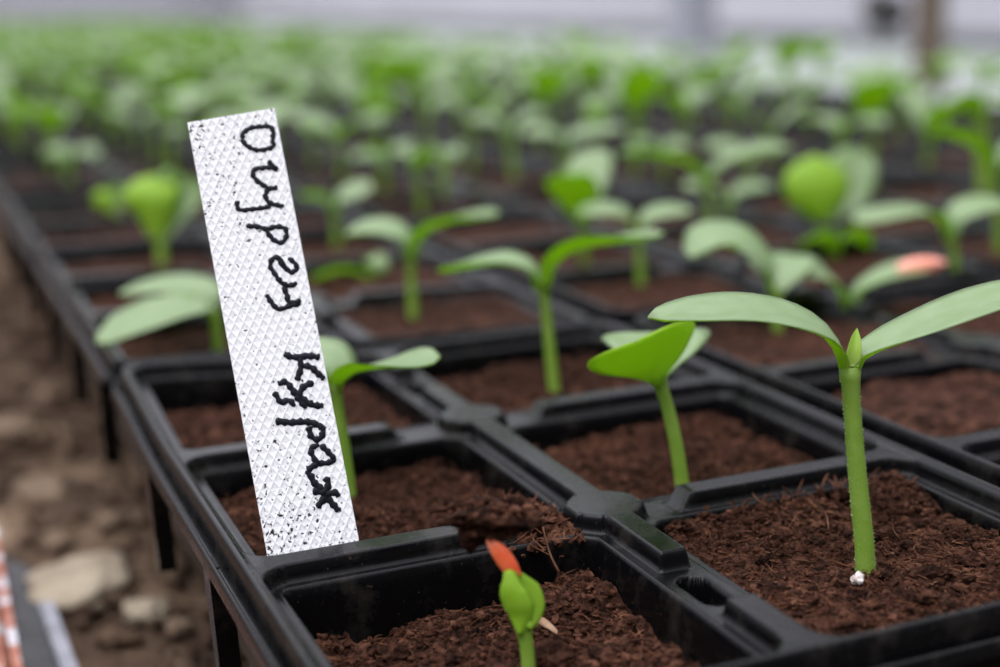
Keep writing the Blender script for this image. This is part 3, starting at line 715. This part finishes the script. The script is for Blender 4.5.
b = MB(); random.seed(77)
for q in range(900):
    y = 1.0+11*random.random()**1.3; x = random.uniform(-1.34-.02*y, -.7) if y > 3.2 else random.uniform(-1.24, -.7)
    crumb(b, (x, y, GZ+.02), .010+.045*random.random()**2.2, 0, .7, ICO2)
tag(b.build('gravel', [M['earth']]), 'brown lumpy gravel and dirt beside the trays', 'gravel', None, 'stuff')
# rusty channel rail with a weathered board beside it
p0, p1 = on(2, 560, GZ+.15), on(26, 690, GZ+.15); dr = (p1-p0); dr.z = 0; dr.normalize(); sd = Vector((dr.y, -dr.x, 0)); sd = sd if sd.x < 0 else -sd
b = MB(); A = p0-dr*.55; Bq = p1+dr*2.0
for off, hw, z0, z1 in ((.03, .030, -.18, .03), (.17, .14, .0, .03), (.31, .03, -.18, .0)):
    c = (A+Bq)*.5+sd*off; R = Matrix(((dr.x, sd.x, 0), (dr.y, sd.y, 0), (0, 0, 1))); b.box((c.x, c.y, p0.z+(z0+z1)*.5), ((Bq-A).length*.5, hw, (z1-z0)*.5), 0, R)
rail = tag(b.build('metal_rail', [M['rust']], None, tuple((A+Bq)*.5), False), 'rusty metal rail with peeling white paint at the lower left corner', 'rail')
b = MB(); Q = [on(*q) for q in ((4, 556, GZ+.06), (36, 572, GZ+.06), (74, 720, GZ+.06), (30, 720, GZ+.06))]  # flat slab beside the rail; its black paints the shade of a deep trough
b.add(Q + [q-UP*.05 for q in Q], [(0, 1, 2, 3), (7, 6, 5, 4), (0, 4, 5, 1), (1, 5, 6, 2), (2, 6, 7, 3), (3, 7, 4, 0)])
b.build('trough_shade', [M['plastic']], rail, tuple((A+Bq)*.5), False)['label'] = 'flat black slab standing for the shade inside the trough'
q0, q1 = on(48, 612, GZ+.06), on(76, 690, GZ+.06); dq = (q1-q0); dq.normalize(); sq = Vector((dq.y, -dq.x, 0))
b = MB(); R = Matrix(((dq.x, sq.x, 0), (dq.y, sq.y, 0), (0, 0, 1))); c = (q0+q1)*.5+dq*.4; b.box((c.x, c.y, GZ+.035), ((q1-q0).length*.5+.45, .028, .05), 0, R)
tag(b.build('edging_board', [M['grey_board']], None, tuple(c), False), 'narrow grey weathered edging strip beside the large pale stone', 'board')

# greenhouse side: pale film wall with a base rail and posts
W0, W1 = on(1000, 50, GZ), on(789, 41, GZ)
wx = 34.0
o = plane('wall_right', 0, 1, 0, 1, 0, M['film']); 
b = MB(); b.box((wx+3, 75, 14), (.15, 100, 15.2)); bpy.data.objects.remove(o); o = b.build('wall_right', [M['film']], None, (0, 0, 0), False); o['kind'] = 'structure'
b = MB(); b.box((15, 172, 14), (60, .3, 15.2)); o = b.build('wall_back', [M['film']], None, (0, 0, 0), False); o['kind'] = 'structure'
b = MB(); b.box((wx, 75, GZ+.30), (.45, 95, .30)); o = b.build('base_rail', [M['rail_dark']], None, (wx, 75, GZ), False); tag(o, 'dark horizontal rail along the foot of the pale greenhouse wall', 'rail')
def post(px, py, w, m, label, name):
    p = on(px, py, GZ+.02); b = MB(); b.box((p.x, p.y, GZ+9), (w, w, 9)); b.box((p.x, p.y, GZ+.15), (w*1.5, w*1.5, .13)); tag(b.build(name, [m], None, (p.x, p.y, GZ), False), label, 'post'); return p
post(692, 60, .62, M['post_grey'], 'broad grey post in front of the pale greenhouse wall', 'greenhouse_post')
pp = post(927, 88, .27, M['post_brown'], 'thin brown post right of the dark valve at the top edge', 'greenhouse_post')
v = at(884, 5, depth(pp)); b = MB(); random.seed(9)
blob(b, v-UP*.1, .52, (1, 1, .8), src=ICO3, amp=.25); b.tube([v, v-UP*1.0], [.09, .07], 0, 10); b.tube([v, v+UP*14], [.07, .07], 0, 10); b.tube([v-cr*.5, v+cr*.5], [.12, .12], 0, 10)
tag(b.build('water_valve', [M['valve']], None, tuple(v)), 'dark blurred valve on a hanging pipe left of the brown post', 'valve')

# ------------------------------------------------------------------ light: bright overcast daylight through the greenhouse
w = bpy.data.worlds.new('World'); sc.world = w; w.use_nodes = True; n = w.node_tree.nodes; l = w.node_tree.links
bg = n['Background']; tc = n.new('ShaderNodeTexCoord'); sx = n.new('ShaderNodeSeparateXYZ'); l.new(tc.outputs['Generated'], sx.inputs[0])
r = ramp(n, [(.0, (.07, .065, .06)), (.50, (.07, .07, .075)), (.64, (.16, .16, .175)), (.82, (.95, .95, 1.05)), (1, (1.35, 1.36, 1.50))])
mp = node(n, 'ShaderNodeMapRange'); mp.inputs[1].default_value = -1; mp.inputs[2].default_value = 1; ym = node(n, 'ShaderNodeMath', operation='MULTIPLY_ADD'); ym.inputs[1].default_value = .27; l.new(sx.outputs['Y'], ym.inputs[0]); l.new(sx.outputs['Z'], ym.inputs[2]); l.new(ym.outputs[0], mp.inputs[0]); l.new(mp.outputs[0], r.inputs['Fac'])
l.new(r.outputs['Color'], bg.inputs['Color']); bg.inputs['Strength'].default_value = 1.0
sd_ = bpy.data.lights.new('sun', 'SUN'); so = bpy.data.objects.new('sun', sd_); col.objects.link(so); sd_.energy = 1.2; sd_.angle = math.radians(50)
so.rotation_euler = Vector((.35, .1, -1)).to_track_quat('-Z', 'Y').to_euler(); so.location = (0, 0, 2)
